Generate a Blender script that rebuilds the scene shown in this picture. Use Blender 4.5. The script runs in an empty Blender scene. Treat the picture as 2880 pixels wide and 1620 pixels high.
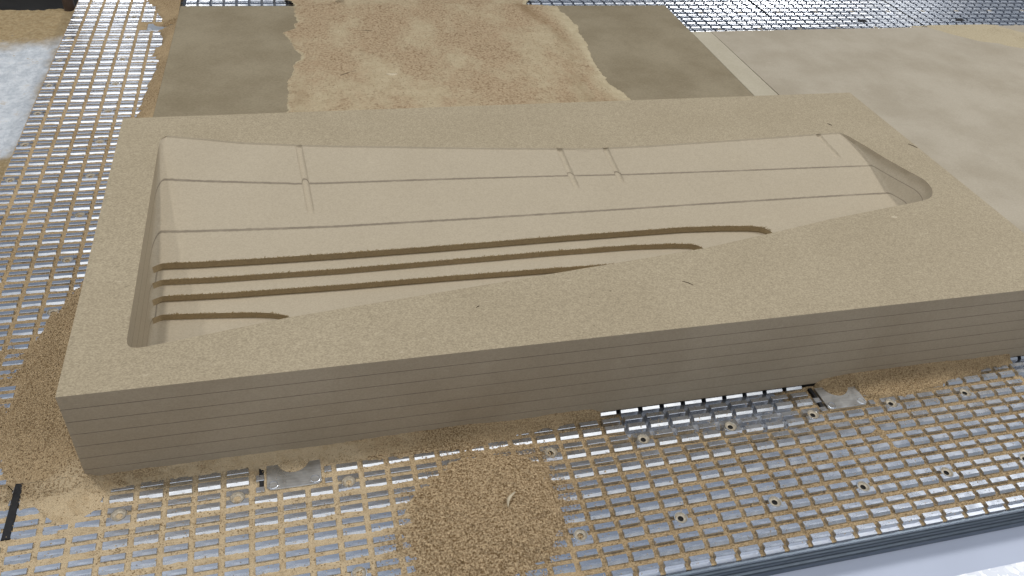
import bpy, bmesh, math, random
import numpy as np
from mathutils import noise, Vector

S = 0.001                                   # everything below is written in millimetres
random.seed(4); rng = np.random.default_rng(7)
sc = bpy.context.scene
col = sc.collection

# ------------------------------------------------------------------ camera
cam = bpy.data.cameras.new('camera')
cam.sensor_width = 36.0; cam.lens = 36.0 * 2273.4 / 2880.0
cam.clip_start = 0.02; cam.clip_end = 60
co = bpy.data.objects.new('camera', cam); col.objects.link(co)
co.location = (-0.26266, -0.47165, 0.75838)
co.rotation_euler = (0.8914465, -0.0849854, -0.2463480)
sc.camera = co

# ------------------------------------------------------------------ room light
w = bpy.data.worlds.new('World'); sc.world = w; w.use_nodes = True
wt = w.node_tree; bg = wt.nodes['Background']; bg.inputs[1].default_value = 1.0
tcw = wt.nodes.new('ShaderNodeTexCoord'); sx = wt.nodes.new('ShaderNodeSeparateXYZ')
wt.links.new(tcw.outputs['Generated'], sx.inputs[0])
rw = wt.nodes.new('ShaderNodeValToRGB')                      # dim workshop walls below, pale ceiling above
rw.color_ramp.elements[0].position = 0.0; rw.color_ramp.elements[0].color = (.13, .135, .145, 1)
rw.color_ramp.elements[1].position = .75; rw.color_ramp.elements[1].color = (.26, .30, .365, 1)
wt.links.new(sx.outputs[2], rw.inputs[0]); wt.links.new(rw.outputs[0], bg.inputs[0])

def lamp(name, loc, power, sx, sy, color=(1.0, 0.985, 0.955)):
    l = bpy.data.lights.new(name, 'AREA'); l.shape = 'RECTANGLE'
    l.size = sx; l.size_y = sy; l.energy = power; l.color = color
    o = bpy.data.objects.new(name, l); col.objects.link(o); o.location = loc
    return o
lamp('fill_panel', (1.0, -3.0, 4.2), 108, 6.0, 5.2)              # unseen soft fill, added to brighten chamfers and front faces
lamp('ceiling_lamp', (3.6, 0.7, 3.9), 118, 0.40, 0.40)
lamp('ceiling_lamp', (-1.3, 0.9, 4.0), 56, 0.30, 0.30)
lamp('ceiling_lamp', (-3.3, 1.1, 4.0), 46, 0.30, 0.30)
lamp('far_lamp', (-2.3, 10.0, 3.6), 13, 0.5, 1.2, (1, 1, 1))
lamp('far_lamp', (9.5, 10.6, 3.5), 50, 0.7, 1.4, (1, 1, 1))

vs = sc.view_settings
vs.view_transform = 'Standard'; vs.look = 'None'; vs.exposure = 0.0; vs.gamma = 1.0
vs.use_curve_mapping = False
sc.render.engine = 'CYCLES'
sc.render.resolution_x, sc.render.resolution_y = 1024, 576

# ------------------------------------------------------------------ materials
class NT:
    def __init__(s, name):
        s.m = bpy.data.materials.new(name); s.m.use_nodes = True
        s.t = s.m.node_tree; s.b = s.t.nodes['Principled BSDF']
        s.tc = s.t.nodes.new('ShaderNodeTexCoord').outputs['Object']
    def n(s, typ, **k):
        x = s.t.nodes.new(typ)
        for a, v in k.items(): setattr(x, a, v)
        return x
    def put(s, sock, v):
        if isinstance(v, bpy.types.NodeSocket): s.t.links.new(v, sock)
        elif v is not None:
            if isinstance(v, tuple) and len(v) == 3 and sock.type == 'RGBA': v = v + (1,)
            sock.default_value = v
    def map(s, scale=(1, 1, 1), rot=(0, 0, 0)):
        x = s.n('ShaderNodeMapping'); s.put(x.inputs[0], s.tc)
        x.inputs['Scale'].default_value = scale; x.inputs['Rotation'].default_value = rot
        return x.outputs[0]
    def noise(s, scale, detail=3, rough=.55, vec=None, dist=0):
        x = s.n('ShaderNodeTexNoise'); s.put(x.inputs['Vector'], vec or s.tc)
        x.inputs['Scale'].default_value = scale; x.inputs['Detail'].default_value = detail
        x.inputs['Roughness'].default_value = rough; x.inputs['Distortion'].default_value = dist
        return x.outputs[0]
    def voro(s, scale, vec=None, out='Distance'):
        x = s.n('ShaderNodeTexVoronoi'); s.put(x.inputs['Vector'], vec or s.tc)
        x.inputs['Scale'].default_value = scale
        return x.outputs[out]
    def ramp(s, f, a, b, smooth=True):
        x = s.n('ShaderNodeMapRange'); s.put(x.inputs[0], f)
        x.inputs[1].default_value = a; x.inputs[2].default_value = b
        if smooth: x.interpolation_type = 'SMOOTHSTEP'
        return x.outputs[0]
    def math(s, op, a, b=None):
        x = s.n('ShaderNodeMath', operation=op); s.put(x.inputs[0], a)
        if b is not None: s.put(x.inputs[1], b)
        return x.outputs[0]
    def mix(s, f, a, b, mode='MIX'):
        x = s.n('ShaderNodeMix', data_type='RGBA', blend_type=mode)
        s.put(x.inputs['Factor'], f); s.put(x.inputs['A'], a); s.put(x.inputs['B'], b)
        return x.outputs['Result']
    def bump(s, h, strength=.3, dist=.001):
        x = s.n('ShaderNodeBump'); s.put(x.inputs['Height'], h)
        x.inputs['Strength'].default_value = strength; x.inputs['Distance'].default_value = dist
        s.t.links.new(x.outputs[0], s.b.inputs['Normal'])
    def done(s, colr, rough=.8, metal=0.0, spec=None):
        s.put(s.b.inputs['Base Color'], colr); s.put(s.b.inputs['Roughness'], rough)
        s.put(s.b.inputs['Metallic'], metal)
        if spec is not None: s.b.inputs['Specular IOR Level'].default_value = spec
        return s.m

def mdf(name, base, fleck=.5, contrast=.12, glue=False, cloud=.06, grain=1.0):
    k = NT(name)
    r, g, b = base
    f1 = k.noise(520 * grain, 2, .7, k.map((.75, 1, 1), (0, 0, .5)), .4)
    f2 = k.noise(150 * grain, 3, .6, None, .6)
    fine = k.math('ADD', k.math('MULTIPLY', f1, .75), k.math('MULTIPLY', f2, .25))
    c = k.mix(k.ramp(fine, .34, .66), (r * (1 - contrast), g * (1 - contrast * 1.08), b * (1 - contrast * 1.2)),
              (r * (1 + contrast), g * (1 + contrast), b * (1 + contrast * .95)))
    cl = k.ramp(k.noise(7, 3, .6), .3, .7)
    c = k.mix(cl, c, k.mix(1.0, c, (1 - cloud, 1 - cloud * 1.1, 1 - cloud * 1.3), 'MULTIPLY'))
    # pale and dark fibres
    pale = k.ramp(k.noise(230 * grain, 2, .5, k.map((.35, 1, 1), (0, 0, -.6))), .69, .76)
    c = k.mix(k.math('MULTIPLY', pale, .55 * fleck + .1), c, (r * 1.35, g * 1.36, b * 1.42))
    dark = k.ramp(k.noise(300 * grain, 2, .5, k.map((.5, 1, 1), (0, 0, .9))), .71, .78)
    c = k.mix(k.math('MULTIPLY', dark, fleck), c, (r * .45, g * .42, b * .36))
    if glue:
        sep = k.n('ShaderNodeSeparateXYZ'); k.put(sep.inputs[0], k.tc)
        z = k.math('ADD', sep.outputs[2], k.math('MULTIPLY', k.math('SUBTRACT', k.noise(160, 3, .6), .5), .0006))
        ph = k.math('DIVIDE', z, .019)
        d = k.math('ABSOLUTE', k.math('SUBTRACT', ph, k.math('ROUND', ph)))
        line = k.math('SUBTRACT', 1.0, k.ramp(d, .010, .034))
        line = k.math('MULTIPLY', line, k.ramp(sep.outputs[2], .131, .129))
        line = k.math('MULTIPLY', line, k.ramp(k.noise(24, 3, .6), -.1, .60))
        c = k.mix(k.math('MULTIPLY', line, .78), c, (r * .36, g * .34, b * .33))
    k.bump(fine, .25, .0004)
    return k.done(c, .72, spec=.3)

M = {}
M['skin'] = mdf('mdf_sanded_skin', (.365, .304, .208), .85, .21)
M['core'] = mdf('mdf_machined_core', (.425, .360, .262), .22, .07, glue=True, cloud=.04)
M['edge'] = mdf('mdf_sawn_edge', (.440, .365, .265), .15, .06, glue=True, cloud=.12)
M['wall'] = mdf('mdf_rough_step_wall_shaded', (.345, .262, .150), .3, .12, glue=True)  # coarse step walls, their occlusion shade painted in as a darker brown
M['torn'] = mdf('mdf_torn_fibre', (.23, .165, .075), .3, .2)
M['dark_board'] = mdf('mdf_dark_board', (.275, .228, .150), .25, .09, cloud=.22, grain=.5)
M['pale_board'] = mdf('mdf_pale_board', (.415, .362, .280), .12, .05, cloud=.16, grain=.6)
M['strip'] = mdf('mdf_strip', (.46, .41, .31), .05, .06, cloud=.10, grain=.6)

def dust(name, a, b, dk, scale=520, lo=.35, hi=.62, patch=9):
    k = NT(name)
    g = k.noise(scale, 3, .7)
    c = k.mix(k.ramp(g, .33, .66), b, a)
    v = k.voro(scale * 1.15)
    c = k.mix(k.math('MULTIPLY', k.ramp(v, .42, .75), .75), c, dk)
    fine = k.ramp(k.noise(patch, 4, .6), lo, hi)
    c = k.mix(k.math('MULTIPLY', fine, .55), c, (a[0] * 1.05, a[1] * 1.04, a[2] * 1.02))
    if name == 'sawdust':                       # finer, paler dust settled over the left front of the table
        sp = k.n('ShaderNodeSeparateXYZ'); k.put(sp.inputs[0], k.tc)
        wob = k.math('MULTIPLY', k.math('SUBTRACT', k.noise(22, 4, .65), .5), .16)
        fx = k.ramp(k.math('ADD', sp.outputs[0], wob), -.13, -.24)
        fy = k.ramp(k.math('ADD', sp.outputs[1], wob), .20, .15)
        fz = k.ramp(k.noise(70, 3, .6), .30, .55)
        c = k.mix(k.math('MULTIPLY', k.math('MULTIPLY', fx, fy), k.math('ADD', k.math('MULTIPLY', fz, .5), .35)), c, (.56, .44, .28))
    k.bump(k.math('ADD', g, v), .9, .0012)
    return k.done(c, .95, spec=.1)
M['dust'] = dust('sawdust', (.50, .372, .222), (.32, .224, .118), (.13, .08, .035))
M['chips'] = None
k = NT('sawdust_shavings')
c = k.mix(k.ramp(k.noise(420, 3, .7), .36, .64), (.165, .10, .043), (.60, .455, .28))
M['chips'] = k.done(c, .9, spec=.15)
M['dust_pile'] = dust('sawdust_pile', (.50, .385, .245), (.36, .25, .14), (.19, .115, .055), 300, .38, .62, 11)
k = NT('sawdust_pile_mixed')
at = k.n('ShaderNodeAttribute', attribute_name='fine').outputs['Fac']
g_ = k.noise(230, 3, .7); vo = k.voro(190)
cc = k.mix(k.ramp(g_, .35, .65), (.33, .240, .145), (.44, .335, .215))
cc = k.mix(k.math('MULTIPLY', k.ramp(vo, .5, .85), .7), cc, (.20, .13, .07))
pch = k.ramp(k.noise(10, 4, .6, k.map((1, .6, 1))), .42, .66)
ff_ = k.math('MAXIMUM', k.math('MULTIPLY', pch, .7), at)
pk = k.ramp(k.noise(17, 3, .6), .5, .72)
cc = k.mix(k.math('MULTIPLY', pk, .30), cc, (.38, .265, .165))
fc = k.mix(k.ramp(k.noise(60, 3, .6), .3, .7), (.42, .345, .22), (.49, .41, .27))
br = k.n('ShaderNodeAttribute', attribute_name='coarse').outputs['Fac']
cc = k.mix(k.math('MULTIPLY', br, .75), cc, (.22, .145, .075))
k.bump(k.math('ADD', g_, vo), .6, .0016)
M['dust_pile'] = k.done(k.mix(ff_, cc, fc), .95, spec=.1)
M['dust_fine'] = dust('sawdust_fine', (.47, .40, .275), (.41, .34, .225), (.33, .26, .16), 260, .2, .5, 14)

def alu(name, base=(.74, .77, .82), rough=.24, dusty=.25, metal=1.0, scr=.10):
    k = NT(name)
    n1 = k.noise(420, 3, .6, k.map((.15, 1, 1)))
    n2 = k.noise(60, 3, .6)
    c = k.mix(k.ramp(n1, .3, .7), tuple(x * (1 - scr) for x in base), tuple(min(1, x * (1 + scr)) for x in base))
    sp = k.ramp(k.noise(700, 2, .6), .60 , .67)
    pa = k.ramp(k.noise(16, 3, .65), .40, .72)
    d = k.math('MULTIPLY', k.math('MULTIPLY', sp, pa), dusty * 2.2)
    film = k.math('MULTIPLY', pa, dusty * .25)
    d = k.math('MAXIMUM', k.math('MINIMUM', d, .95), film)
    c = k.mix(d, c, (.52, .44, .33))
    k.put(k.b.inputs['Metallic'], k.math('MULTIPLY', k.math('SUBTRACT', 1.0, d), metal))
    rg = k.math('ADD', k.math('MULTIPLY', n2, .22), rough - .11)
    k.bump(n1, .06, .0003)
    k.put(k.b.inputs['Base Color'], c); k.put(k.b.inputs['Roughness'], k.math('ADD', rg, k.math('MULTIPLY', d, .4)))
    return k.m
M['alu'] = alu('milled_aluminium', (.60, .635, .70), .27)
M['alu_bright'] = alu('bright_chamfer', (.90, .91, .93), .20, .12)
M['alu_base'] = alu('aluminium_groove', (.34, .35, .37), .5, .5)
M['steel'] = alu('steel_plate', (.62, .64, .66), .30, .45)
M['rail'] = alu('dark_anodised_rail', (.16, .19, .225), .38, .04)
def plain(name, c, rough=.6, var=.06, scale=40, metal=0., spec=.4, bump=0):
    k = NT(name); n1 = k.noise(scale, 4, .6)
    cc = k.mix(k.ramp(n1, .3, .7), tuple(x * (1 - var) for x in c), tuple(x * (1 + var) for x in c))
    if bump: k.bump(n1, bump, .002)
    return k.done(cc, rough, metal, spec)
M['rubber'] = plain('black_rubber', (.008, .008, .009), .7, .4, 300)
M['dusty_steel'] = plain('dusty_steel', (.40, .35, .27), .6, .25, 300, .3)
M['hole'] = plain('dark_hole', (.01, .009, .008), .9)
M['paint'] = plain('pale_grey_paint', (.54, .585, .70), .35, .03, 6)
M['beam'] = plain('grey_beam_paint', (.18, .17, .15), .5, .1, 12)
M['post'] = plain('brown_post_paint', (.075, .05, .038), .5, .15, 30)
M['black'] = plain('recess_shade', (.010, .009, .008), .8, .3, 20)  # near-black colour that stands for shade in the gap past the ledge
M['splinter'] = plain('dark_splinter', (.07, .05, .025), .8, .4, 400)
M['brown'] = plain('brown_shaving', (.25, .165, .085), .9, .4, 200)
M['pale_chip'] = plain('pale_wood_chip', (.55, .47, .33), .8, .15, 300)
k = NT('white_plaster_dust')
n1 = k.noise(55, 5, .65); n2 = k.noise(9, 4, .6)
sepn = k.n('ShaderNodeSeparateXYZ'); k.put(sepn.inputs[0], k.tc)
far = k.ramp(k.math('ADD', sepn.outputs[1], k.math('MULTIPLY', k.math('SUBTRACT', n2, .5), .16)), 1.43, 1.51)
near = k.ramp(k.math('ADD', sepn.outputs[1], k.math('MULTIPLY', k.math('SUBTRACT', n2, .5), .05)), .99, .965)
edge = k.ramp(k.math('ADD', sepn.outputs[0], k.math('MULTIPLY', k.math('SUBTRACT', n2, .5), .10)), -.775, -.74)
t = k.math('MAXIMUM', k.math('MAXIMUM', far, near), k.math('MULTIPLY', edge, .85))
t = k.math('MAXIMUM', t, k.math('MULTIPLY', k.ramp(n1, .55, .68), k.math('MULTIPLY', k.ramp(n2, .42, .62), .75)))
tan = k.mix(k.ramp(k.noise(120, 3, .6), .3, .7), (.33, .235, .12), (.44, .335, .19))
white = k.mix(k.ramp(n1, .3, .7), (.50, .53, .56), (.72, .74, .76))
k.bump(k.noise(45, 5, .7), 1.0, .012)
M['white_dust'] = k.done(k.mix(t, white, tan), .9, spec=.2)
k = NT('speckled_floor')
M['floor'] = k.done(k.mix(k.ramp(k.voro(140, out='Color'), .3, .8), (.66, .69, .76), (.98, .98, .99)), .4)

# ------------------------------------------------------------------ mesh helpers
def link(name, verts, faces, mats, parent=None, smooth=False, fm=None):
    me = bpy.data.meshes.new(name)
    me.from_pydata([tuple(v) for v in verts], [], faces); me.update()
    for m in (mats if isinstance(mats, (list, tuple)) else [mats]): me.materials.append(m)
    if fm is not None: me.polygons.foreach_set('material_index', fm)
    if smooth: me.polygons.foreach_set('use_smooth', [True] * len(me.polygons))
    o = bpy.data.objects.new(name, me); col.objects.link(o)
    if parent: o.parent = parent
    return o
def empty(name, loc=(0, 0, 0)):
    o = bpy.data.objects.new(name, None); o.empty_display_size = .02
    o.location = loc; col.objects.link(o); return o
def tag(o, label=None, cat=None, group=None, kind=None):
    if label: o['label'] = label
    if cat: o['category'] = cat
    if group: o['group'] = group
    if kind: o['kind'] = kind
    return o
def box(x0, x1, y0, y1, z0, z1, bev=0):
    """eight-corner box, optional chamfer round the top"""
    if not bev:
        v = [(x, y, z) for z in (z0, z1) for x, y in ((x0, y0), (x1, y0), (x1, y1), (x0, y1))]
        f = [(3, 2, 1, 0), (4, 5, 6, 7), (0, 1, 5, 4), (1, 2, 6, 5), (2, 3, 7, 6), (3, 0, 4, 7)]
    else:
        b = bev; v = []
        for z, i in ((z0, 0), (z1 - b, 0), (z1, b)):
            v += [(x0 + i, y0 + i, z), (x1 - i, y0 + i, z), (x1 - i, y1 - i, z), (x0 + i, y1 - i, z)]
        f = [(3, 2, 1, 0), (8, 9, 10, 11)]
        for r in (0, 4):
            f += [(r + a, r + (a + 1) % 4, r + 4 + (a + 1) % 4, r + 4 + a) for a in range(4)]
    return [(x * S, y * S, z * S) for x, y, z in v], f
def lathe(prof, n=20, cx=0, cy=0):
    v = []; f = []
    for r, z in prof:
        for i in range(n):
            a = 2 * math.pi * i / n
            v.append(((cx + r * math.cos(a)) * S, (cy + r * math.sin(a)) * S, z * S))
    for j in range(len(prof) - 1):
        for i in range(n):
            f.append((j * n + i, j * n + (i + 1) % n, (j + 1) * n + (i + 1) % n, (j + 1) * n + i))
    f.append(tuple((len(prof) - 1) * n + i for i in range(n)))
    return v, f
def extrude_x(prof, x0, x1, smooth=False):
    n = len(prof)
    v = [(x * S, y * S, z * S) for x in (x0, x1) for y, z in prof]
    f = [(i, (i + 1) % n, n + (i + 1) % n, n + i) for i in range(n)]
    f += [tuple(range(n))[::-1], tuple(range(n, 2 * n))]
    return v, f
def pn(x, y, s, seed=0.0):                 # perlin in mm space
    return noise.noise(Vector((x / s + seed, y / s - seed, seed)))
def fbm(X, Y, s, seed, octs=3):
    """vectorised value noise on numpy grids"""
    out = np.zeros_like(X); amp = 1.0; tot = 0
    for o in range(octs):
        gx = X / s * 2 ** o + seed * 17.3 + 1000; gy = Y / s * 2 ** o + seed * 9.1 + 1000
        ix = np.floor(gx).astype(np.int64); iy = np.floor(gy).astype(np.int64)
        fx = gx - ix; fy = gy - iy
        fx = fx * fx * (3 - 2 * fx); fy = fy * fy * (3 - 2 * fy)
        def h(a, b):
            q = (a * 374761393 + b * 668265263 + int(seed * 1013) * 69069) & 0xffffffff
            q = ((q ^ (q >> 13)) * 1274126177) & 0xffffffff
            return ((q ^ (q >> 16)) & 0xffff) / 65535.0
        out += amp * ((h(ix, iy) * (1 - fx) + h(ix + 1, iy) * fx) * (1 - fy) + (h(ix, iy + 1) * (1 - fx) + h(ix + 1, iy + 1) * fx) * fy)
        tot += amp; amp *= .5
    return out / tot * 2 - 1

BX0, BX1, BY0, BY1, BT, LAY = -517., 772., 166., 756., 133., 19.
PER = 29.207                                 # one pair of lug rows
# ================================================================== setting
v, f = box(-6000, 9000, -6000, 12000, -880, -860)
tag(link('floor', v, f, M['floor']), kind='structure', label='pale speckled workshop floor beneath the machine')

# ================================================================== the machine table
table = tag(empty('machine_table'), 'aluminium vacuum table of rectangular lugs packed with sawdust', 'machine table')
TX0, TX1, TY0, TY1 = -735., 2350., -62., 1900.
v, f = box(TX0, TX1, TY0, TY1, -34, -9)
link('base_plate', v, f, M['alu_base'], table)
# front lip and rail
v, f = extrude_x([(-61.9, -9.2), (-64.5, -10), (-64.5, -13.5), (-61.9, -13.5)], TX0 + .4, 760)
link('front_lip', v, f, M['rail'], table)
prof = [(-58, -13.6), (-62.5, -13.8), (-62.5, -17.2), (-65.6, -18.2), (-66.6, -19.6), (-65.6, -21.0), (-63.2, -21.6), (-63.2, -32.2),
        (-65.8, -33.2), (-67.0, -35.0), (-65.8, -36.8), (-63.6, -37.6), (-63.6, -50), (-58, -50)]
v, f = extrude_x(prof, TX0 + .5, 780)
link('front_rail', v, f, M['rail'], table)
v, f = extrude_x([(-62, -50.4), (-97, -73.4), (-97, -76), (-62, -120)], TX0, 800)
tag(link('front_cover', v, f, M['paint']), 'smooth pale lavender grey cover panel below the front rail', 'cover panel')

v, f = extrude_x([(-97.2, -72.6), (-150, -74), (-150, -110), (-97.2, -110)], TX0, 800)  # bright strip added where the real floor would lie in shadow
tag(link('floor_standin', v, f, M['floor']), 'added speckled white strip standing in for the floor below the cover panel', 'strip')
# lugs -----------------------------------------------------------------
HW = 11.75
def lug_mesh(name, kind, mat, gap=0):
    if kind == 'A':
        v, f = box(-HW, HW, -3.4, 3.4, -9, 0, .45)
    else:
        y0, y1, c, b = -4.8, 4.4, 2.7, .45
        pr = [(y0, -9), (y0, -c), (y0 + c, 0), (y1 - b, 0), (y1, -b), (y1, -9)]
        v = []
        for x, s in ((-HW, 1), (HW, -1)):
            for (y, z) in pr: v.append((x * S, y * S, z * S))
        n = len(pr)
        f = [(i, n + i, n + (i + 1) % n, (i + 1) % n) for i in range(n)] + [tuple(range(n)), tuple(range(2 * n - 1, n - 1, -1))]
    me = bpy.data.meshes.new(name); me.from_pydata(v, [], f); me.update(); me.materials.append(mat)
    if kind == 'B': me.materials.append(M['alu_bright']); me.polygons[1].material_index = 1
    return me, v, f
meA, vA, fA = lug_mesh('lug', 'A', M['alu']); meB, vB, fB = lug_mesh('lug', 'B', M['alu'])
plates = [(-329., 118.5), (387., 118.5), (-566., 1437.)]
def blocked(x, y):
    if BX0 + 8 < x < BX1 - 8 and BY0 + 3 < y < BY1 + 500: return True           # under the block
    if -520 < x < 715 and 700 < y < 1515: return True                           # under the dark board
    if 715 < x and 200 < y < 1335: return True                                  # under the pale boards
    for px, py in plates:
        if px - 9 < x < px + 69 and py - 1 < y < py + 50: return True
    return False
R = np.array(co.rotation_euler.to_matrix())
def pix(x, y, z=0):
    q = (np.array([x, y, z]) * S - np.array(co.location)) @ R
    return 512 + 808.3 * q[0] / -q[2], 288 - 808.3 * q[1] / -q[2], -q[2]
spots = []
for c_ in range(-24, 78):
    x = c_ * 30.
    for r_ in range(-3, 66):
        for kind, y in (('A', 4.85 + r_ * PER), ('B', 20.8 + r_ * PER)):
            if y < TY0 + 3 or y > TY1 - 5 or blocked(x, y): continue
            jj = r_ if kind == 'A' else r_ + 1
            if c_ % 4 == 0 and jj % 4 == 0 and not (c_ == -4 and jj == 0): continue
            u, v_, d = pix(x, y)
            if -25 < u < 1050 and -25 < v_ < 600: spots.append((d, x, y, kind))
spots.sort()
# the lugs buried in the dust heap show nothing: keep the individual ones for those that show
def buried(x, y): return (((x + 95) / 74) ** 2 + ((y - 38) / 70) ** 2) < 1 or (-600 < x < -525 and 170 < y < 420)
show = [s for s in spots if not buried(s[1], s[2])]
single = set(id(s) for s in show[:300])
vv, ff, fmat = [], [], []
for s in spots:
    d, x, y, kind = s
    # chunks at plates: partial lugs are skipped
    if id(s) in single:
        o = bpy.data.objects.new('lug', meA if kind == 'A' else meB)
        o.location = (x * S, y * S, rng.normal(0, .05) * S); o.parent = table; col.objects.link(o)
    else:
        V, F = (vA, fA) if kind == 'A' else (vB, fB)
        b = len(vv); vv += [(p[0] + x * S, p[1] + y * S, p[2]) for p in V]
        ff += [tuple(i + b for i in q) for q in F]
        fmat += [1 if (kind == 'B' and n_ == 1) else 0 for n_ in range(len(F))]
tag(link('lug_field', vv, ff, [M['alu'], M['alu_bright']], table, fm=fmat), kind='stuff')

# the outermost front row carries a low step in front of it
v, f = box(-HW, HW, -3.2, 3.2, -9, -5.2)
stepm = bpy.data.meshes.new('lug_step'); stepm.from_pydata(v, [], f); stepm.materials.append(M['alu'])
for c_ in range(-10, 24):
    o = bpy.data.objects.new('lug_step', stepm); o.location = (c_ * 30 * S, (-58.6) * S, 0); o.parent = table; col.objects.link(o)

# screws ----------------------------------------------------------------
RC = 8.4
def prism(poly, z0, z1):
    n = len(poly)
    return ([(x * S, y * S, z * S) for z in (z0, z1) for x, y in poly],
            [tuple(range(n, 2 * n))] + [(i, (i + 1) % n, n + (i + 1) % n, n + i) for i in range(n)])
def bite(y, n=13, up=True):
    a0 = math.asin(y / RC)
    return [(RC * math.cos(a), RC * math.sin(a)) for a in (np.linspace(math.pi - a0, a0, n) if up else np.linspace(a0, -math.pi - a0, n))]
va, fa_ = prism([(-HW, 3.65)] + bite(3.65) + [(HW, 3.65), (HW, 10.45), (-HW, 10.45)], -9, 0)
vb, fb_ = prism([(HW, -1.8)] + bite(-1.8, up=False) + [(-HW, -1.8), (-HW, -8.5), (HW, -8.5)][0:3], -9, 0)
vc, fc_ = extrude_x([(-10.8, -9), (-10.8, -2.3), (-8.5, 0), (-8.5, -9)], -HW, HW)
vv = va + vb + vc
ff = fa_ + [tuple(i + len(va) for i in q) for q in fb_] + [tuple(i + len(va) + len(vb) for i in q) for q in fc_]
bm_ = bmesh.new(); tmp = bpy.data.meshes.new('screw_seat'); tmp.from_pydata(vv, [], ff); bm_.from_mesh(tmp)
bmesh.ops.recalc_face_normals(bm_, faces=bm_.faces); bm_.to_mesh(tmp); bm_.free(); tmp.materials.append(M['alu']); seat = tmp
prof = [(8.35, -9), (8.35, -.2), (8.1, .45), (7.3, .45), (7.0, -.3), (5.8, -1.3), (3.4, -1.7), (3.1, -3.2), (.6, -3.3)]
v, f = lathe(prof, 24)
me = bpy.data.meshes.new('screw'); me.from_pydata(v, [], f); me.update()
for m in (M['alu_bright'], M['dusty_steel'], M['hole']): me.materials.append(m)
nseg = 24
me.polygons.foreach_set('material_index', [0] * nseg * 4 + [1] * nseg * 2 + [2] * (len(f) - nseg * 6))
for i in range(-6, 18):
    for j in range(-1, 15):
        x, y = i * 120., j * 4 * PER - 2.2
        if y < TY0 + 10 or blocked(x, y) or (i == -1 and j == 0): continue
        u, v_, d = pix(x, y)
        if not (-10 < u < 1034 and -10 < v_ < 586): continue
        o = bpy.data.objects.new('screw', me); o.location = (x * S, y * S, 0); o.parent = table; col.objects.link(o)
        o2 = bpy.data.objects.new('screw_seat', seat); o2.location = o.location; o2.parent = table; col.objects.link(o2)
        o.rotation_euler.z = random.random() * 6

# steel plates with a round notch --------------------------------------------------
def plate(px, py, n=18):
    W_, H, ch, r = 60., 39., 4., 18.5
    out = [(ch * .9, 0), (W_ - ch, 0), (W_, ch), (W_, H)]
    out += [(W_ / 2 + r * math.cos(a), H + 0 - r * math.sin(a) * 1.0) for a in np.linspace(0, math.pi, n)]
    out += [(0, H), (0, ch)]
    nv = len(out)
    v = [((px + x) * S, (py + y) * S, z * S) for z in (-6, -.2) for x, y in out]
    v += [((px + x + (W_ / 2 - x) * .012) * S, (py + y + (.5 if y < 5 else 0)) * S, .35 * S) for x, y in out]
    f = []
    for b in (0, nv):
        f += [(b + i, b + (i + 1) % nv, b + nv + (i + 1) % nv, b + nv + i) for i in range(nv)]
    f.append(tuple(range(2 * nv, 3 * nv)))
    p_ = link('cover_plate', v, f, M['steel'], table)
    for sx, sy in ((7.2, 6.2), (52.8, 6.8)):
        v, f = lathe([(5.4, -2), (5.4, .55), (4.9, .85), (4.5, .3), (.5, .3)], 20, px + sx, py + sy)
        fm = [0] * 60 + [1] * (len(f) - 60)
        link('screw_head', v, f, [M['alu'], M['dust']], p_, fm=fm)
    return p_
for px, py in plates: plate(px, py)
# narrow lug halves that stand beside the plates
for px, py in plates[:2]:
    for x0, x1 in ((px - 11.5, px - 2.5), (px + 63.5, px + 71.5)):
        for kk in (4,):
            for y0, y1 in ((4.85 + 4 * PER - 3.4, 4.85 + 4 * PER + 3.4), (20.8 + 4 * PER - 4, 20.8 + 4 * PER + 4)):
                v, f = box(x0, x1, y0, y1, -9, 0, .45)
                link('lug', v, f, M['alu'], table)

# rubber gaskets --------------------------------------------------------------------
def gasket(x0, x1, y0, y1, z=-.2):
    v, f = box(x0, x1, y0, y1, -9, z, .6); link('rubber_gasket', v, f, M['rubber'], table)
gasket(-590.0, -581.5, 104, 178, .5)
for xx in (-337.0, 379.3): gasket(xx, xx + 5, 121, 160, -.6)
gasket(40, 640, 167.5, 173, -.4)
gasket(1036, 1042, 1500, 1880, -.2); gasket(1483, 1489, 1352, 1880, -.2)
for xx in (1295, 1625): gasket(xx, xx + 27, 1440, 1459, .4)

# ================================================================== the laminated block
def curve(pts):
    P = np.array(pts, float)
    def fn(x):
        x = np.asarray(x, float)
        return np.interp(x, P[:, 0], P[:, 1])
    return fn
def smoothed(pts, wid=26, lo=-459., hi=712.):
    P = np.array(pts, float); xs = np.arange(lo - 60, hi + 60, 1.0)
    ys = np.interp(xs, P[:, 0], P[:, 1]); sl0 = (P[1, 1] - P[0, 1]) / (P[1, 0] - P[0, 0])
    ys = np.where(xs < P[0, 0], P[0, 1] + sl0 * (xs - P[0, 0]), ys)
    kn = np.hanning(2 * wid + 1); kn /= kn.sum()
    yp = np.pad(ys, wid, mode='edge'); ys2 = np.convolve(yp, kn, 'valid')
    return lambda x: np.interp(x, xs, ys2)
yB_main = smoothed([(-445, 694), (-404, 683.5), (-347, 666), (-261, 650), (-197, 641), (-98, 629), (4, 616), (138, 601), (178, 596.5), (286, 595), (352, 597), (476, 601), (607, 606), (712, 609)], 14)
cornB = curve([(-459, 671), (-458.2, 681), (-456, 688), (-452, 693.5), (-447, 695.5), (-440, 800), (650, 800), (656, 607.5), (660, 603.5), (665, 594), (677, 556), (686, 519), (700, 477), (707, 460), (711, 447), (711.6, 440)])
def yB(x): return np.minimum(yB_main(x), cornB(x))
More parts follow.
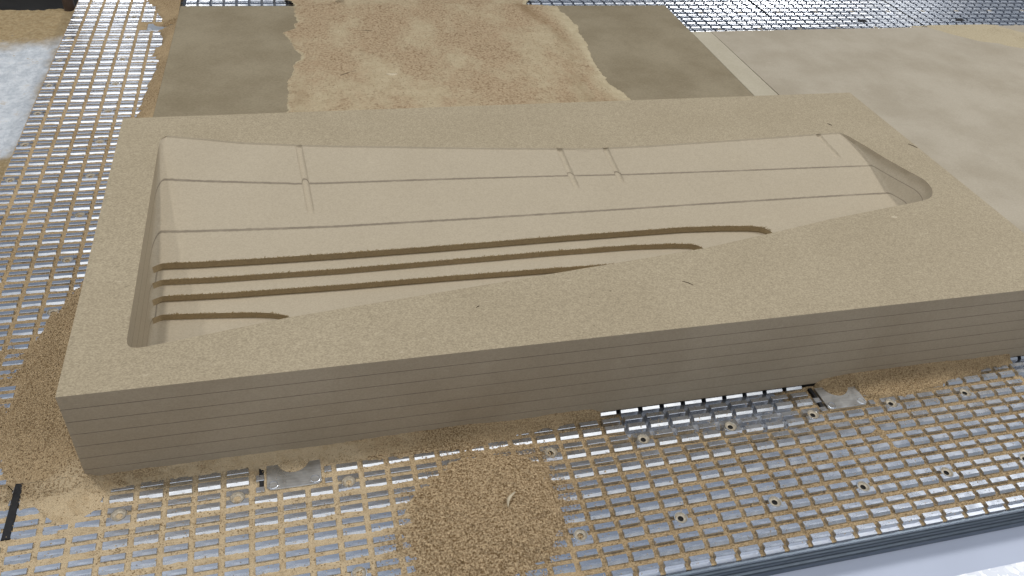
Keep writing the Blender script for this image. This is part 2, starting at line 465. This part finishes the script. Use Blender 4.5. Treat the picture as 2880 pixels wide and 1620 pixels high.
yF = curve([(-459, 243), (-458, 236), (-456, 231.5), (-453, 229), (-447, 227.3), (-440, 227.8), (-420, 231), (-385, 237), (-287, 254), (64, 293), (125, 300), (258, 315), (377, 337), (481, 358), (633, 382), (666, 387), (680, 391), (691, 397), (701, 408), (707, 418), (710.6, 430), (711.6, 440)])
g1 = smoothed([(-446, 601), (-403, 592), (-258, 568.5), (-204, 566), (-108, 562), (-7, 557), (138, 549), (235, 542), (331, 538), (447, 533), (568, 529), (662, 525), (760, 521)])
g2 = smoothed([(-453, 499), (-427, 496), (-333, 489), (-213, 482), (-23, 478), (181, 475.5), (308, 474.5), (421, 473), (541, 471.5), (614, 470), (780, 465)])
s1 = smoothed([(-446, 440), (-401, 437), (-317, 434), (-217, 432), (-71, 431), (86, 432), (291, 430.5), (355, 426), (400, 420.5), (416, 416), (424, 411), (429, 403), (433, 388), (436, 150)], 5)
s2 = smoothed([(-448, 419), (-385, 415), (-219, 411), (-74, 411.5), (81, 412), (204, 410.5), (270, 405.5), (294, 401.5), (303, 396.5), (309, 390), (313, 375), (316, 150)], 5)
s3 = smoothed([(-448, 396.5), (-369, 392), (-222, 388), (-78, 387), (74, 384), (166, 382), (230, 379), (245, 365), (250, 150)], 8)
s4 = smoothed([(-451, 372), (-402, 367.5), (-338, 360), (-312, 354.5), (-298, 349), (-290, 343), (-285, 330), (-282, 150)], 4)
def swept(fn):
    def g(x):
        t_ = np.clip((np.asarray(x, float) + 459) / 15, 0, 1)
        return fn(x) - 24 * (1 - np.sqrt(1 - (1 - t_) ** 2))
    return g
s1, s2, s3, s4 = swept(s1), swept(s2), swept(s3), swept(s4)
STEPS = [(s1, 47.6, 58.2), (s2, 58.2, 67.4), (s3, 67.4, 77.2), (s4, 77.2, 86.4)]
RIM = np.array([(650, 607.5), (656, 607.5), (660, 603.5), (665, 594), (677, 556), (686, 519), (700, 477), (707, 460), (711, 447), (711.6, 440), (710.6, 430), (707, 418), (701, 408), (691, 397), (680, 391)])
def dist_rim(x, y):
    d = 1e9
    for a, b in zip(RIM[:-1], RIM[1:]):
        ab = b - a; t_ = np.clip(((x - a[0]) * ab[0] + (y - a[1]) * ab[1]) / (ab @ ab), 0, 1)
        d = min(d, math.hypot(x - a[0] - t_ * ab[0], y - a[1] - t_ * ab[1]))
    return d
WALL = curve([(0, 0), (.5, 8), (3.0, 13), (8.0, 19), (14, 28), (22, 38), (32, 46), (48, 56), (80, 70)])
GRV = [(-260, 650, -252, 513), (140, 603, 148.5, 525), (216, 600, 224, 529), (613, 608, 623.5, 550)]
def pchip(xq, X, Yv):
    X = np.array(X, float); Yv = np.array(Yv, float); hh = np.diff(X); dl = np.diff(Yv) / hh
    m = np.zeros(len(X)); m[0] = dl[0]; m[-1] = dl[-1]
    for i in range(1, len(X) - 1):
        if dl[i - 1] * dl[i] > 0:
            w1, w2 = 2 * hh[i] + hh[i - 1], hh[i] + 2 * hh[i - 1]
            m[i] = (w1 + w2) / (w1 / dl[i - 1] + w2 / dl[i])
    i = int(np.clip(np.searchsorted(X, xq) - 1, 0, len(X) - 2)); t = min(max((xq - X[i]) / hh[i], 0), 1)
    return (2*t**3 - 3*t*t + 1) * Yv[i] + (t**3 - 2*t*t + t) * hh[i] * m[i] + (-2*t**3 + 3*t*t) * Yv[i+1] + (t**3 - t*t) * hh[i] * m[i+1]
def floor_depth(x, y, low):
    yb, a, b, c_ = float(yB_main(x)), float(g1(x)), float(g2(x)), float(s1(min(max(x, -444), 400)))
    if x > 400: c_ = 420.
    d = None
    n = 0
    for kk, (s, up, lo) in enumerate(STEPS):
        sy = float(s(x))
        if y < sy - 1e-6 or (abs(y - sy) <= 1e-6 and low): n = kk + 1
    if n: d = STEPS[n - 1][2]
    else:
        if y > yb - 1.6: d = 2.2 * (yb - y) / 1.6
        else: d = pchip(-y, [-yb + 1.6, -a, -b, -c_, -c_ + 90], [2.2, 19, 38, 47.6, 56])
    return float(d)
def depth(x, y, low):
    d = floor_depth(x, y, low)
    for gx0, gy0, gx1, gy1 in GRV:
        if gy1 - 4 < y <= gy0 and abs(x - gx0) < 22:
            xc = gx0 + (gx1 - gx0) * (gy0 - y) / (gy0 - gy1)
            t_ = (x - xc) / 5.0
            if abs(t_) < 1: d += 2.8 * math.sqrt(1 - t_ * t_) * min(1, max(0, (y - gy1 + 4) / 6)) * min(1, (gy0 - y) / 4 + .2)
    t_ = x + 459.0; r = 10.0
    if t_ < r: d = max(0.0, d - r + math.sqrt(max(0, r * r - (r - t_) ** 2)))
    if x > 560:
        wd = float(WALL(dist_rim(x, y))); k_ = 2.2
        h = min(1, max(0, .5 + .5 * (wd - d) / k_)); d = wd * (1 - h) + d * h - k_ * h * (1 - h)
    return max(d, 0.0)
xs = set([-459.0] + [-459 + q for q in (.5, 1, 1.6, 2.4, 3.3, 4.3, 5.5, 7, 8.5, 10, 11.5, 13, 15, 17.5)])
xs |= set(np.arange(-439, 400, 3.5)) | set(np.arange(400, 560, 1.6 * 2)) | set(np.arange(560, 706, 1.8)) | set(np.arange(706, 711.6, .7))
xs |= set(np.arange(402, 437, .9)) | set(np.arange(286, 317, .9)) | set(np.arange(-316, -281, .9))
for gx0, _, gx1, _ in GRV: xs |= set(np.arange(gx0 - 6, gx1 + 6, .8))
xs = sorted(xs); xs = [x for i, x in enumerate(xs) if i == 0 or x - xs[i - 1] > .25] + [711.6]
def column(x):
    """y and depth of every row in one column, from the back edge to the front edge"""
    yb, yf = float(yB(x)), float(yF(x))
    cl = lambda y: min(max(y, yf), yb)
    A, Bq = cl(float(g1(x))), cl(float(g2(x)))
    rows = []
    def seg(y0, y1, n, last=False, lowfirst=False):
        for i in range(n + (1 if last else 0)):
            rows.append((y0 + (y1 - y0) * i / n, lowfirst and i == 0))
    first = [(yb - 0.0, False)]
    st = [cl(float(s(x))) for s, _, _ in STEPS]
    lip = max(yb - 1.6, A)
    rows.append((yb, False))
    seg(lip, A, 12); seg(A, Bq, 12); seg(Bq, st[0], 8)
    rows.append((st[0], False))
    for kk in range(3):
        seg(st[kk], st[kk + 1], 4, lowfirst=True); rows.append((st[kk + 1], False))
    seg(st[3], yf, 6, last=True, lowfirst=True)
    return yb, yf, rows
V = []; idx = []
def addv(x, y, z): V.append((x, y, z)); return len(V) - 1
for ci, x in enumerate(xs):
    yb, yf, rows = column(x)
    c_ = [addv(x, BY1, BT), addv(x, yb, BT)]
    for y, low in rows:
        c_.append(addv(x, y, BT - depth(x, y, low)))
    c_ += [addv(x, yf, BT), addv(x, BY0, BT)]
    idx.append(c_)
    if ci == 0:                                       # vertical wall of the left end: rim column first
        rim = [c_[0], c_[1]] + [addv(x, y, BT) for y, low in rows] + [c_[-2], c_[-1]]
        idx.insert(0, rim)
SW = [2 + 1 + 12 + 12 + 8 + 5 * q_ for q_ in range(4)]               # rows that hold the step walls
nr = len(idx[0]); F = []; FM = []
for a, b in zip(idx[:-1], idx[1:]):
    for r in range(nr - 1):
        q = []
        for i in (a[r], a[r + 1], b[r + 1], b[r]):
            if not any(max(abs(V[i][m] - V[j][m]) for m in range(3)) < 1e-5 for j in q): q.append(i)
        if len(q) < 3: continue
        zs = [V[i][2] for i in q]; yy = [V[i][1] for i in q]
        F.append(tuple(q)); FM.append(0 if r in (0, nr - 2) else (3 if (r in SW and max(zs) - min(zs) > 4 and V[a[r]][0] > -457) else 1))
# left and right flats of the top skin
lft = [addv(BX0, V[i][1], BT) for i in idx[0]]
for r in range(nr - 1):
    if abs(V[lft[r]][1] - V[lft[r + 1]][1]) > 1e-5: F.append((lft[r], lft[r + 1], idx[0][r + 1], idx[0][r])); FM.append(0)
tip = idx[-1]
ra, rb = addv(BX1, BY1, BT), addv(BX1, BY0, BT)
F.append((tip[0], tip[1], rb, ra)); FM.append(0)
F.append((tip[1], tip[-1], rb)); FM.append(0)
bm0 = bmesh.new()
bvs = [bm0.verts.new((x * S, y * S, z * S)) for x, y, z in V]
for q, m in zip(F, FM):
    try: fa = bm0.faces.new([bvs[i] for i in q]); fa.material_index = m
    except ValueError: pass
bmesh.ops.remove_doubles(bm0, verts=bm0.verts, dist=1e-7)
bm0.normal_update()
block = tag(empty('laminated_block', ((BX0 + BX1) / 2 * S, (BY0 + BY1) / 2 * S, 0)), 'thick block of glued MDF boards with a long stepped pocket carved in its top', 'block')
bl = block.location
for kx in range(7):
    z1, z0 = BT - LAY * kx, BT - LAY * (kx + 1)
    bm = bm0.copy() if kx < 5 else bmesh.new()
    if kx < 5:
        gm = bm.verts[:] + bm.edges[:] + bm.faces[:]
        bmesh.ops.bisect_plane(bm, geom=gm, plane_co=(0, 0, z0 * S), plane_no=(0, 0, 1), clear_inner=True)
        if kx:
            gm = bm.verts[:] + bm.edges[:] + bm.faces[:]
            bmesh.ops.bisect_plane(bm, geom=gm, plane_co=(0, 0, z1 * S), plane_no=(0, 0, 1), clear_outer=True)
    for fa in bm.faces:
        fa.smooth = fa.material_index in (1, 3)
    # the four sawn sides of this board, with a hair of a joint above and below
    jit = [rng.uniform(-.12, .12) for _ in range(4)]
    i0 = .35
    rings = []
    for z, ins in ((z1, .15 if kx == 0 else i0 + .35), (z1 - .4, 0), (z0 + .4, 0), (z0 + (.15 if kx == 6 else 0), i0 + .35)):
        if kx == 0 and z == z1: ins = 0
        rings.append([bm.verts.new((x * S, y * S, z * S)) for x, y in
                      ((BX0 + ins, BY0 + ins), (BX1 - ins, BY0 + ins), (BX1 - ins, BY1 - ins), (BX0 + ins, BY1 - ins))])
    for a, b in zip(rings[:-1], rings[1:]):
        for i in range(4):
            fa = bm.faces.new((a[i], b[i], b[(i + 1) % 4], a[(i + 1) % 4])); fa.material_index = 2
    if kx == 6:
        fa = bm.faces.new(rings[-1][::-1]); fa.material_index = 2
    me = bpy.data.meshes.new('board'); bm.to_mesh(me); bm.free()
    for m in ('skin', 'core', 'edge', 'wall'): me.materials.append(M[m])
    me.set_sharp_from_angle(angle=math.radians(35))
    o = bpy.data.objects.new('board', me); col.objects.link(o); o.parent = block; o.location = -bl
# torn fibres along the step edges
vv, ff = [], []
for si, (s, up, lo) in enumerate(STEPS):
    x0, x1 = ((-440, 428), (-440, 308), (-440, 170), (-440, -292))[si]
    n = int((x1 - x0) * (1.1 if si != 3 else .6))
    for _ in range(n):
        x = rng.uniform(x0, x1); y = float(s(x)) + rng.uniform(-.4, .9)
        big = rng.random() < .07
        L = rng.uniform(1.0, 2.6) * (2.2 if big else 1); wd = rng.uniform(.4, .9) * (1.5 if big else 1)
        a = rng.uniform(0, math.pi); z = BT - up
        dx, dy = math.cos(a) * L, math.sin(a) * L * .6
        hz = rng.uniform(.2, 1.3) * (1.9 if big else 1)
        b = len(vv)
        vv += [(x - wd, y, z - .2), (x + wd, y, z - .2), (x + dx, y + dy * .6, z + hz), (x, y - .9, z - .5)]
        ff += [(b, b + 1, b + 2), (b + 1, b + 3, b + 2), (b + 3, b, b + 2)]
o = link('torn_fibres', [(x * S, y * S, z * S) for x, y, z in vv], ff, M['torn'], block); o.location = -bl
tag(o, kind='stuff')

# ================================================================== boards behind
def board(name, poly, z0, z1, mat, label):
    n = len(poly)
    v = [(x * S, y * S, z * S) for z in (z0, z1 - .5) for x, y in poly]
    cx = sum(p_[0] for p_ in poly) / n; cy = sum(p_[1] for p_ in poly) / n
    v += [((x - .5 * np.sign(x - cx)) * S, (y - .5 * np.sign(y - cy)) * S, z1 * S) for x, y in poly]
    f = [tuple(range(n))[::-1], tuple(range(2 * n, 3 * n))]
    for b in (0, n): f += [(b + i, b + (i + 1) % n, b + n + (i + 1) % n, b + n + i) for i in range(n)]
    return tag(link(name, v, f, mat), label, 'board')
board('mdf_sheet', [(-519, 768), (713, 768), (731, 1523), (-497, 1534)], .3, 19, M['dark_board'], 'dark brown MDF sheet under the broad sawdust pile')
board('mdf_strip', [(715, 768), (777.5, 768), (782, 1342), (728, 1342)], .3, 18.4, M['strip'], 'narrow pale MDF strip between the dark sheet and the large pale sheet')
board('mdf_sheet', [(777.9, 300), (2300, 300), (2300, 1362), (782.4, 1342)], .3, 19, M['pale_board'], 'large pale grey beige MDF sheet beside the carved block')

# ================================================================== sawdust
def dust_level(X, Y):
    sm = lambda a, b, t_: np.clip((t_ - a) / (b - a), 0, 1) ** 2 * (3 - 2 * np.clip((t_ - a) / (b - a), 0, 1))
    n_big = fbm(X, Y, 60, 1.3); n_mid = fbm(X, Y, 14, 2.7); n_sm = fbm(X, Y, 4, 5.1, 2)
    base = -2.0 + (-2.9) * sm(-60, 60, X) + .9 * n_mid + 1.0 * n_big * .6
    base = np.where(Y > 420, -2.3 + .8 * n_mid + .7 * n_big, base)
    z = base + .5 * n_sm
    # vacuumed patch at the block
    cl = sm(60, 115, X + 8 * n_mid) * (1 - sm(330, 375, X + 10 * n_mid)) * sm(78, 118, Y + 12 * n_mid + .10 * (X - 240))
    z = z * (1 - cl) + (-9.3) * cl
    cl2 = sm(-455, -440, X) * (1 - sm(-345, -330, X)) * sm(118, 132, Y + 6 * n_mid) * (1 - sm(152, 158, Y))
    z = z - cl2 * 3.2
    # heap in front
    px = (X + 96 + 16 * n_big) / 94; py = (Y - 40 - .2 * (X + 95) + 10 * fbm(X, Y, 45, 9.4)) / 88
    r2 = px ** 2 + py ** 2 + .28 * n_mid + .42 * n_big
    t1 = np.clip(1.12 - r2, 0, 1)
    heap = 13 * t1 ** 1.25 + np.clip(t1 * 3, 0, 1) * (2.2 * n_mid + 1.5 * n_sm + 3.0 * n_big + .6)
    z = np.where(r2 < 1.12, np.maximum(z, z * (1 - t1) + heap), z)
    z += np.clip(1.75 - r2, 0, .6) * 1.5 * (r2 >= 1.12)
    q = np.exp(-(((X + 52) / 22) ** 2 + ((Y + 14) / 16) ** 2))
    z += q * (2.5 + 5.5 * fbm(X, Y, 7, 8.8))
    z += np.exp(-(((X - 434) / 9) ** 2 + ((Y - 64 + .6 * (X - 434)) / 20) ** 2)) * (6 + 2 * n_mid)
    # bank along the front of the block
    wv = np.interp(X, [-560, -517, -440, -300, -230, -100, 0, 60, 88, 388, 415, 500, 560, 640, 720], [26, 20, 13, 13, 24, 30, 15, 7, -6, -6, 22, 44, 36, 17, 12]) + 5 * n_mid + 3 * n_big
    dd = BY0 - Y
    bk = np.clip(1 - dd / np.maximum(wv, .1), 0, 1.0) * np.clip(wv, 0, 30) * .36
    z = np.where((dd > -3) & (wv > 0) & (dd < wv), np.maximum(z, bk + .6 * n_sm), z)
    fr = np.clip(1 - dd / 5.5, 0, 1) ** .5 * (8 + 2.5 * n_big + 1.2 * n_mid) * (1 - sm(66, 84, X) * (1 - sm(392, 408, X)))
    z = np.where((dd < 5.5) & (dd > -3) & (X > BX0 - 2) & (fr > .5), np.maximum(z, fr), z)
    # pile at the left flank of the block
    wl = np.interp(Y, [90, 130, 170, 230, 330, 420, 520, 600, 680, 760, 800], [10, 40, 88, 104, 100, 92, 62, 34, 14, 8, 6]) + 9 * n_mid + 8 * n_big
    dl = BX0 - X
    lk = np.clip(1 - dl / np.maximum(wl, .1), 0, 1) ** 1.2 * np.clip(wl, 0, 110) * .17 + .9 * n_sm
    lk = lk * np.clip((Y - 118) / 40, 0, 1) ** .7 * np.clip(1 + dl / 26, 0, 1) - 2.5 * np.clip(-dl / 26, 0, 1)
    z = np.where((dl > -30) & (dl < wl) & (Y > 100) & (Y < 800), np.maximum(z, lk), z)
    # ramp against the edge of the dark sheet
    ex = np.interp(Y, [760, 1534], [-519, -497]); wr = np.interp(Y, [770, 820, 1000, 1150, 1270, 1300, 1380, 1420, 1480, 1560, 1640], [8, 30, 36, 34, 20, 34, 26, 40, 30, 60, 90]) + 9 * n_mid + 6 * n_big
    dr = ex - X
    rp = np.clip(1 - dr / np.maximum(wr, .1), 0, 1.05) ** .55 * 17
    z = np.where((Y > 766) & (dr < wr), np.maximum(z, rp - 2.0 * np.clip(dr / 40, 0, 1) + .5 * n_sm), z)
    # coarse cover over the table left of the block
    cv = np.clip(1 - np.abs(Y - 300) / 150, 0, 1) * np.clip((X + 735) / 60, 0, 1)
    z += cv * (1.9 + 1.2 * n_mid)
    z = np.where(Y < -53, -7.4 + .9 * n_mid, z)
    # no dust mound over the rubber strip
    z = np.where((X > -592) & (X < -580) & (Y > 103) & (Y < 176 + 4 * n_mid), -1.2, z)
    for px_, py_ in plates:
        on = (X > px_) & (X < px_ + 60) & (Y > py_ - 1) & (Y < py_ + 39)
        no = ((X - px_ - 30) ** 2 + (Y - py_ - 39) ** 2) < 18.2 ** 2
        z = np.where(on & no, np.maximum(z, -1.0 + (Y - py_ - 20) * .12 + .8 * n_mid), z)
        z = np.where(on & ~no & (Y < py_ + 33), np.minimum(z, -1.2), z)
    return z
def sheet(name, x0, x1, y0, y1, st, label, mat):
    gx = np.arange(x0, x1 + .01, st); gy = np.arange(y0, y1 + .01, st)
    X, Y = np.meshgrid(gx, gy); Z = dust_level(X, Y)
    n, m = X.shape
    v = np.stack([X, Y, Z], -1).reshape(-1, 3) * S
    a = (np.arange(n - 1)[:, None] * m + np.arange(m - 1)[None]).ravel()
    f = np.stack([a, a + 1, a + m + 1, a + m], 1).tolist()
    o = link(name, v.tolist(), f, mat, smooth=True)
    return tag(o, label, 'sawdust', kind='stuff')
sheet('sawdust', -734, 716, -61.6, 166.2, 1.7, 'tan sawdust packed between the lugs and heaped before the block', M['dust'])
sheet('sawdust', -734, -497, 166.5, 1700, 2.4, 'tan sawdust over the table along the left side of the block', M['dust'])

def chips(name, pts, label, mat, lo=1.0, hi=2.4):
    vv, ff = [], []
    for x, y, z in pts:
        L = rng.uniform(lo, hi) * .5; wd = rng.uniform(.22, .5); a = rng.uniform(0, 2 * math.pi); ti = rng.uniform(-.7, .7)
        cu = rng.uniform(.2, .9) * L
        c_, s_ = math.cos(a), math.sin(a); cz = math.sin(ti) * L
        b = len(vv)
        for t_, hz in ((-1, -cu), (0, cu * .5), (1, -cu)):
            px, py, pz = x + c_ * L * t_, y + s_ * L * t_, z + hz + cz * t_
            vv += [(px - s_ * wd, py + c_ * wd, pz), (px + s_ * wd, py - c_ * wd, pz + wd * .5)]
        ff += [(b, b + 1, b + 3, b + 2), (b + 2, b + 3, b + 5, b + 4)]
    o = link(name, [(x * S, y * S, z * S) for x, y, z in vv], ff, mat)
    return tag(o, label, 'shavings', kind='stuff')
def scatter(n, x0, x1, y0, y1, keep):
    X = rng.uniform(x0, x1, n); Y = rng.uniform(y0, y1, n); Z = dust_level(X, Y)
    kp = keep(X, Y, Z); return list(zip(X[kp], Y[kp], Z[kp] + .35))
pts = scatter(70000, -215, 30, -60, 145, lambda X, Y, Z: Z > .6)
pts += scatter(46000, -10, 700, -60, 166, lambda X, Y, Z: (Z > -6.5) & (rng.random(len(X)) < .75))
pts += scatter(9000, -640, -190, -60, 166, lambda X, Y, Z: (fbm(X, Y, 40, 3.3) > .05))
pts += scatter(30000, -735, -517, 150, 640, lambda X, Y, Z: (Z > -.5))
Xs = rng.uniform(-260, 80, 60000); Ys = rng.uniform(-60, 164, 60000)
ppx = (Xs + 96) / 94; ppy = (Ys - 40 - .2 * (Xs + 95)) / 88; rr = ppx ** 2 + ppy ** 2 + .4 * fbm(Xs, Ys, 30, 6.6)
dn = np.exp(-np.clip(rr - 1.0, 0, None) * 4.5) * .55
kq = rng.random(60000) < dn
pts += list(zip(Xs[kq], Ys[kq], np.maximum(dust_level(Xs, Ys), 0)[kq] + .25))
Xs = rng.uniform(-735, 700, 9000); Ys = rng.uniform(-60, 160, 9000); Zs = dust_level(Xs, Ys)
pts += list(zip(Xs, Ys, np.maximum(Zs, np.where(rng.random(9000) < .3, 0, -9)) + .2))
chips('sawdust_shavings', pts, 'coarse curled wood shavings strewn over the sawdust', M['chips'])

# pile on the dark sheet
gx = np.arange(-300, 460, 3.0); gy = np.arange(767, 1700, 3.2)
X, Y = np.meshgrid(gx, gy)
n_m = fbm(X, Y, 26, 4.4); n_b = fbm(X, Y, 90, 6.1); n_s = fbm(X, Y, 8, 2.2, 2)
xl = np.interp(Y, [767, 979, 1123, 1234, 1300, 1345, 1365, 1390, 1571, 1700], [-285, -279, -262, -247, -243, -262, -268, -240, -231, -300]) + 9 * n_m + 3 * n_s + 12 * n_b
xr = np.interp(Y, [767, 983, 1056, 1144, 1277, 1446, 1517, 1538, 1700], [440, 427, 409, 414, 427, 431, 425, 348, 420]) + 8 * n_m + 3 * n_s + 8 * n_b
ins = np.minimum(X - xl, xr - X)
H = np.clip(ins, 0, None)
h = 2.0 * np.clip(H / 5, 0, 1) ** .6 + 4.0 * np.clip((H - 14) / 60, 0, 1) * (1 + .7 * n_b) + .7 * n_m * np.clip(H / 10, 0, 1) + .35 * n_s
h -= 2.2 * np.exp(-((X - 352 - 25 * np.sin(Y / 90)) / 16) ** 2) * np.clip(H / 20, 0, 1)
Z = 19.0 + np.where(ins > 0, np.maximum(h, .15), -1.5)
Z = np.where(Y > 1528, np.minimum(Z, 17 - (Y - 1528) * .05 + 1.5 * n_m), Z)
ok = (ins > -3.5)
n_, m_ = X.shape
a = (np.arange(n_ - 1)[:, None] * m_ + np.arange(m_ - 1)[None])
kp = ok[:-1, :-1] & ok[1:, :-1] & ok[:-1, 1:] & ok[1:, 1:]
a = a[kp].ravel()
f = np.stack([a, a + 1, a + m_ + 1, a + m_], 1)
wf = 7 + 7 * n_m + 9 * n_b + 44 * np.clip((X - 330) / 40, 0, 1) * np.clip(1 + n_b * .8, .3, 2)
fineA = np.clip(1.25 - H / np.maximum(wf, 2.5), 0, 1)
used, invx = np.unique(f, return_inverse=True)
v = (np.stack([X, Y, Z], -1).reshape(-1, 3)[used] * S).tolist()
o = link('sawdust_pile', v, invx.reshape(-1, 4).tolist(), M['dust_pile'], smooth=True)
chan = np.exp(-((X - 352 - 25 * np.sin(Y / 90) + 10 * n_m) / 17) ** 2) * np.clip((H - 4) / 14, 0, 1) * np.clip(.75 + n_b, 0, 1)
chan = np.maximum(chan, np.exp(-((X - xl - 26) / 15) ** 2) * np.clip((1180 - Y) / 160, 0, 1) * .8)
chan = np.maximum(chan, np.clip((1010 - Y + 30 * n_m) / 60, 0, 1) * np.exp(-((X - 340) / 60) ** 2))
fineA = fineA * (1 - .9 * chan)
at2 = o.data.attributes.new('coarse', 'FLOAT', 'POINT'); at2.data.foreach_set('value', chan.ravel()[used].astype(np.float32))
at_ = o.data.attributes.new('fine', 'FLOAT', 'POINT'); at_.data.foreach_set('value', fineA.ravel()[used].astype(np.float32))
tag(o, 'broad low sawdust pile spread across the dark sheet behind the block', 'sawdust', kind='stuff')
X = rng.uniform(-275, 400, 2600); Y = rng.uniform(960, 1560, 2600)
iz = np.clip(((X + 300) / 3).astype(int), 0, m_ - 1); jz = np.clip(((Y - 767) / 3.2).astype(int), 0, n_ - 1)
zz = Z[jz, iz]; good = zz > 19.8
chips('sawdust_shavings', list(zip(X[good], Y[good], zz[good] + .3)), 'brown wood shavings sprinkled on the broad low sawdust pile', M['brown'], 1.5, 5)
# thin dust drift on the pale sheet
gx = np.arange(1400, 2000, 5.); gy = np.arange(1000, 1362, 5.)
X, Y = np.meshgrid(gx, gy)
u = (X - 1480) * .30 + (Y - 1352) * 1.0
n_m = fbm(X * .5 + Y * .9, Y * .5 - X * .2, 30, 1.1); n_b = fbm(X, Y, 120, 2.2)
c0 = np.interp(X, [1440, 1530, 1700, 2000], [1353, 1240, 1150, 1060]); c1 = np.interp(X, [1440, 1640, 1760, 2000], [1500, 1400, 1270, 1180])
ins = np.minimum(Y - c0, c1 - Y) / 40 + .5 * n_m + .4 * n_b
Z = 19 + np.clip(ins, -.4, 1) * 1.6
n_, m_ = X.shape
a = (np.arange(n_ - 1)[:, None] * m_ + np.arange(m_ - 1)[None])
kp = (Z[:-1, :-1] > 18.6) ; a = a[kp].ravel()
f = np.stack([a, a + 1, a + m_ + 1, a + m_], 1); used, invx = np.unique(f, return_inverse=True)
o = link('sawdust_drift', (np.stack([X, Y, Z], -1).reshape(-1, 3)[used] * S).tolist(), invx.reshape(-1, 4).tolist(), M['dust_fine'], smooth=True)
tag(o, 'thin yellowish sawdust drift swept across the pale sheet', 'sawdust', kind='stuff')

# ================================================================== left ledge, beam, post
v, f = box(-1500, -738, 700, 1700, -90, -52)
tag(link('side_ledge', v, f, M['beam']), 'low machine ledge along the table carrying white and tan dust', 'machine ledge')
gx = np.arange(-1100, -736, 3.); gy = np.arange(760, 1699, 3.)
X, Y = np.meshgrid(gx, gy)
Z = -48 + 6 * fbm(X, Y, 60, 3.9) + 3.4 * np.abs(fbm(X, Y, 22, 7.7)) + 1.6 * fbm(X, Y, 9, 1.7) + 8 * np.clip((X + 800) / 60, 0, 1)
n_, m_ = X.shape
a = (np.arange(n_ - 1)[:, None] * m_ + np.arange(m_ - 1)[None]).ravel()
o = link('ledge_dust', (np.stack([X, Y, Z], -1).reshape(-1, 3) * S).tolist(), np.stack([a, a + 1, a + m_ + 1, a + m_], 1).tolist(), M['white_dust'], smooth=True)
tag(o, 'white plaster like dust with tan sawdust on the ledge beside the table', 'dust', kind='stuff')
v, f = box(-2200, -770, 1702, 1800, -300, -60); tag(link('machine_recess', v, f, M['black']), 'near black block for the shaded gap beyond the dusty ledge', 'shade block')  # solid block coloured as the darkness of an open gap
v, f = extrude_x([(1810, -70), (1808, -30), (1814, -14), (1900, -10), (1900, -70)], -2200, -800)
tag(link('machine_beam', v, f, M['beam']), 'grey horizontal beam behind the dusty ledge', 'beam')
v, f = lathe([(13, -60), (13, 0), (12, 140), (11, 150), (2, 152)], 18, -771, 1690)
tag(link('machine_post', v, f, M['post'], smooth=True), 'short dark brown post at the corner of the dusty ledge', 'post')

# ================================================================== loose splinters and chips
def splinter(name, x, y, z, L, ang, wd, mat, label, group, bend=.08, h=.8):
    n = 6; v = []; f = []
    for i in range(n + 1):
        t_ = i / n; ww = wd * math.sin(math.pi * min(max(t_, .04), .96)) ** .6
        px = (t_ - .5) * L; py = bend * L * math.sin(math.pi * t_)
        for dy, dz in ((-ww, 0), (ww, 0), (ww * .3, h)):
            yy = py + dy
            v.append(((px * math.cos(ang) - yy * math.sin(ang)) * S, (px * math.sin(ang) + yy * math.cos(ang)) * S, dz * S))
    for i in range(n):
        for j in range(3):
            f.append((3 * i + j, 3 * i + (j + 1) % 3, 3 * i + 3 + (j + 1) % 3, 3 * i + 3 + j))
    f += [(2, 1, 0), (3 * n, 3 * n + 1, 3 * n + 2)]
    o = link(name, v, f, mat); o.location = (x * S, y * S, z * S)
    return tag(o, label, 'splinter', group)
G = 'stray splinters'
splinter('wood_splinter', 771 - 6, 549, BT + .05, 17, -1.05, .9, M['splinter'], 'dark splinter at the right edge of the block beyond the pocket tip', G)
splinter('wood_splinter', 654, 636, BT + .05, 9, -1.0, .8, M['splinter'], 'short dark splinter on the block behind the pocket corner', G)
splinter('wood_splinter', 206, 246, BT + .05, 15, -.72, .45, M['splinter'], 'thin dark splinter on the block in front of the pocket steps', G)
splinter('wood_splinter', -71, 240, BT + .05, 5, .5, .5, M['splinter'], 'tiny dark splinter on the block before the second step', G)
splinter('wood_splinter', -97, 1358, 24.2, 52, -.12, 1.6, M['splinter'], 'longest dark splinter on the sawdust pile', G, .04, 1.6)
splinter('wood_splinter', -146, 1136, 23.6, 40, .55, 1.0, M['splinter'], 'slanting dark splinter on the sawdust pile near the pale curled chip', G, .03, 1.2)
splinter('wood_splinter', 113, 1278, 24.5, 14, .9, 1.6, M['splinter'], 'short curled dark splinter in the middle of the sawdust pile', G, .3, 1.6)
splinter('wood_splinter', -128, 1560, 19.5, 22, .1, 1.6, M['splinter'], 'dark splinter at the far edge of the sawdust pile', G, .05, 1.2)
splinter('wood_chip', -57, 1122, 24.0, 24, .05, 4.2, M['pale_chip'], 'pale curled wood chip lying on the sawdust pile', None, -.1, 4.5)
splinter('wood_chip', 589, 350, BT + .05, 11, -.3, 2.0, M['pale_chip'], 'small pale chip on the block in front of the pocket tip', None, .15, 1.6)
splinter('wood_chip', -68, 45, 17.5, 22, .95, 1.8, M['pale_chip'], 'pale curved shaving on the sawdust heap before the block', None, .15, 1.6)
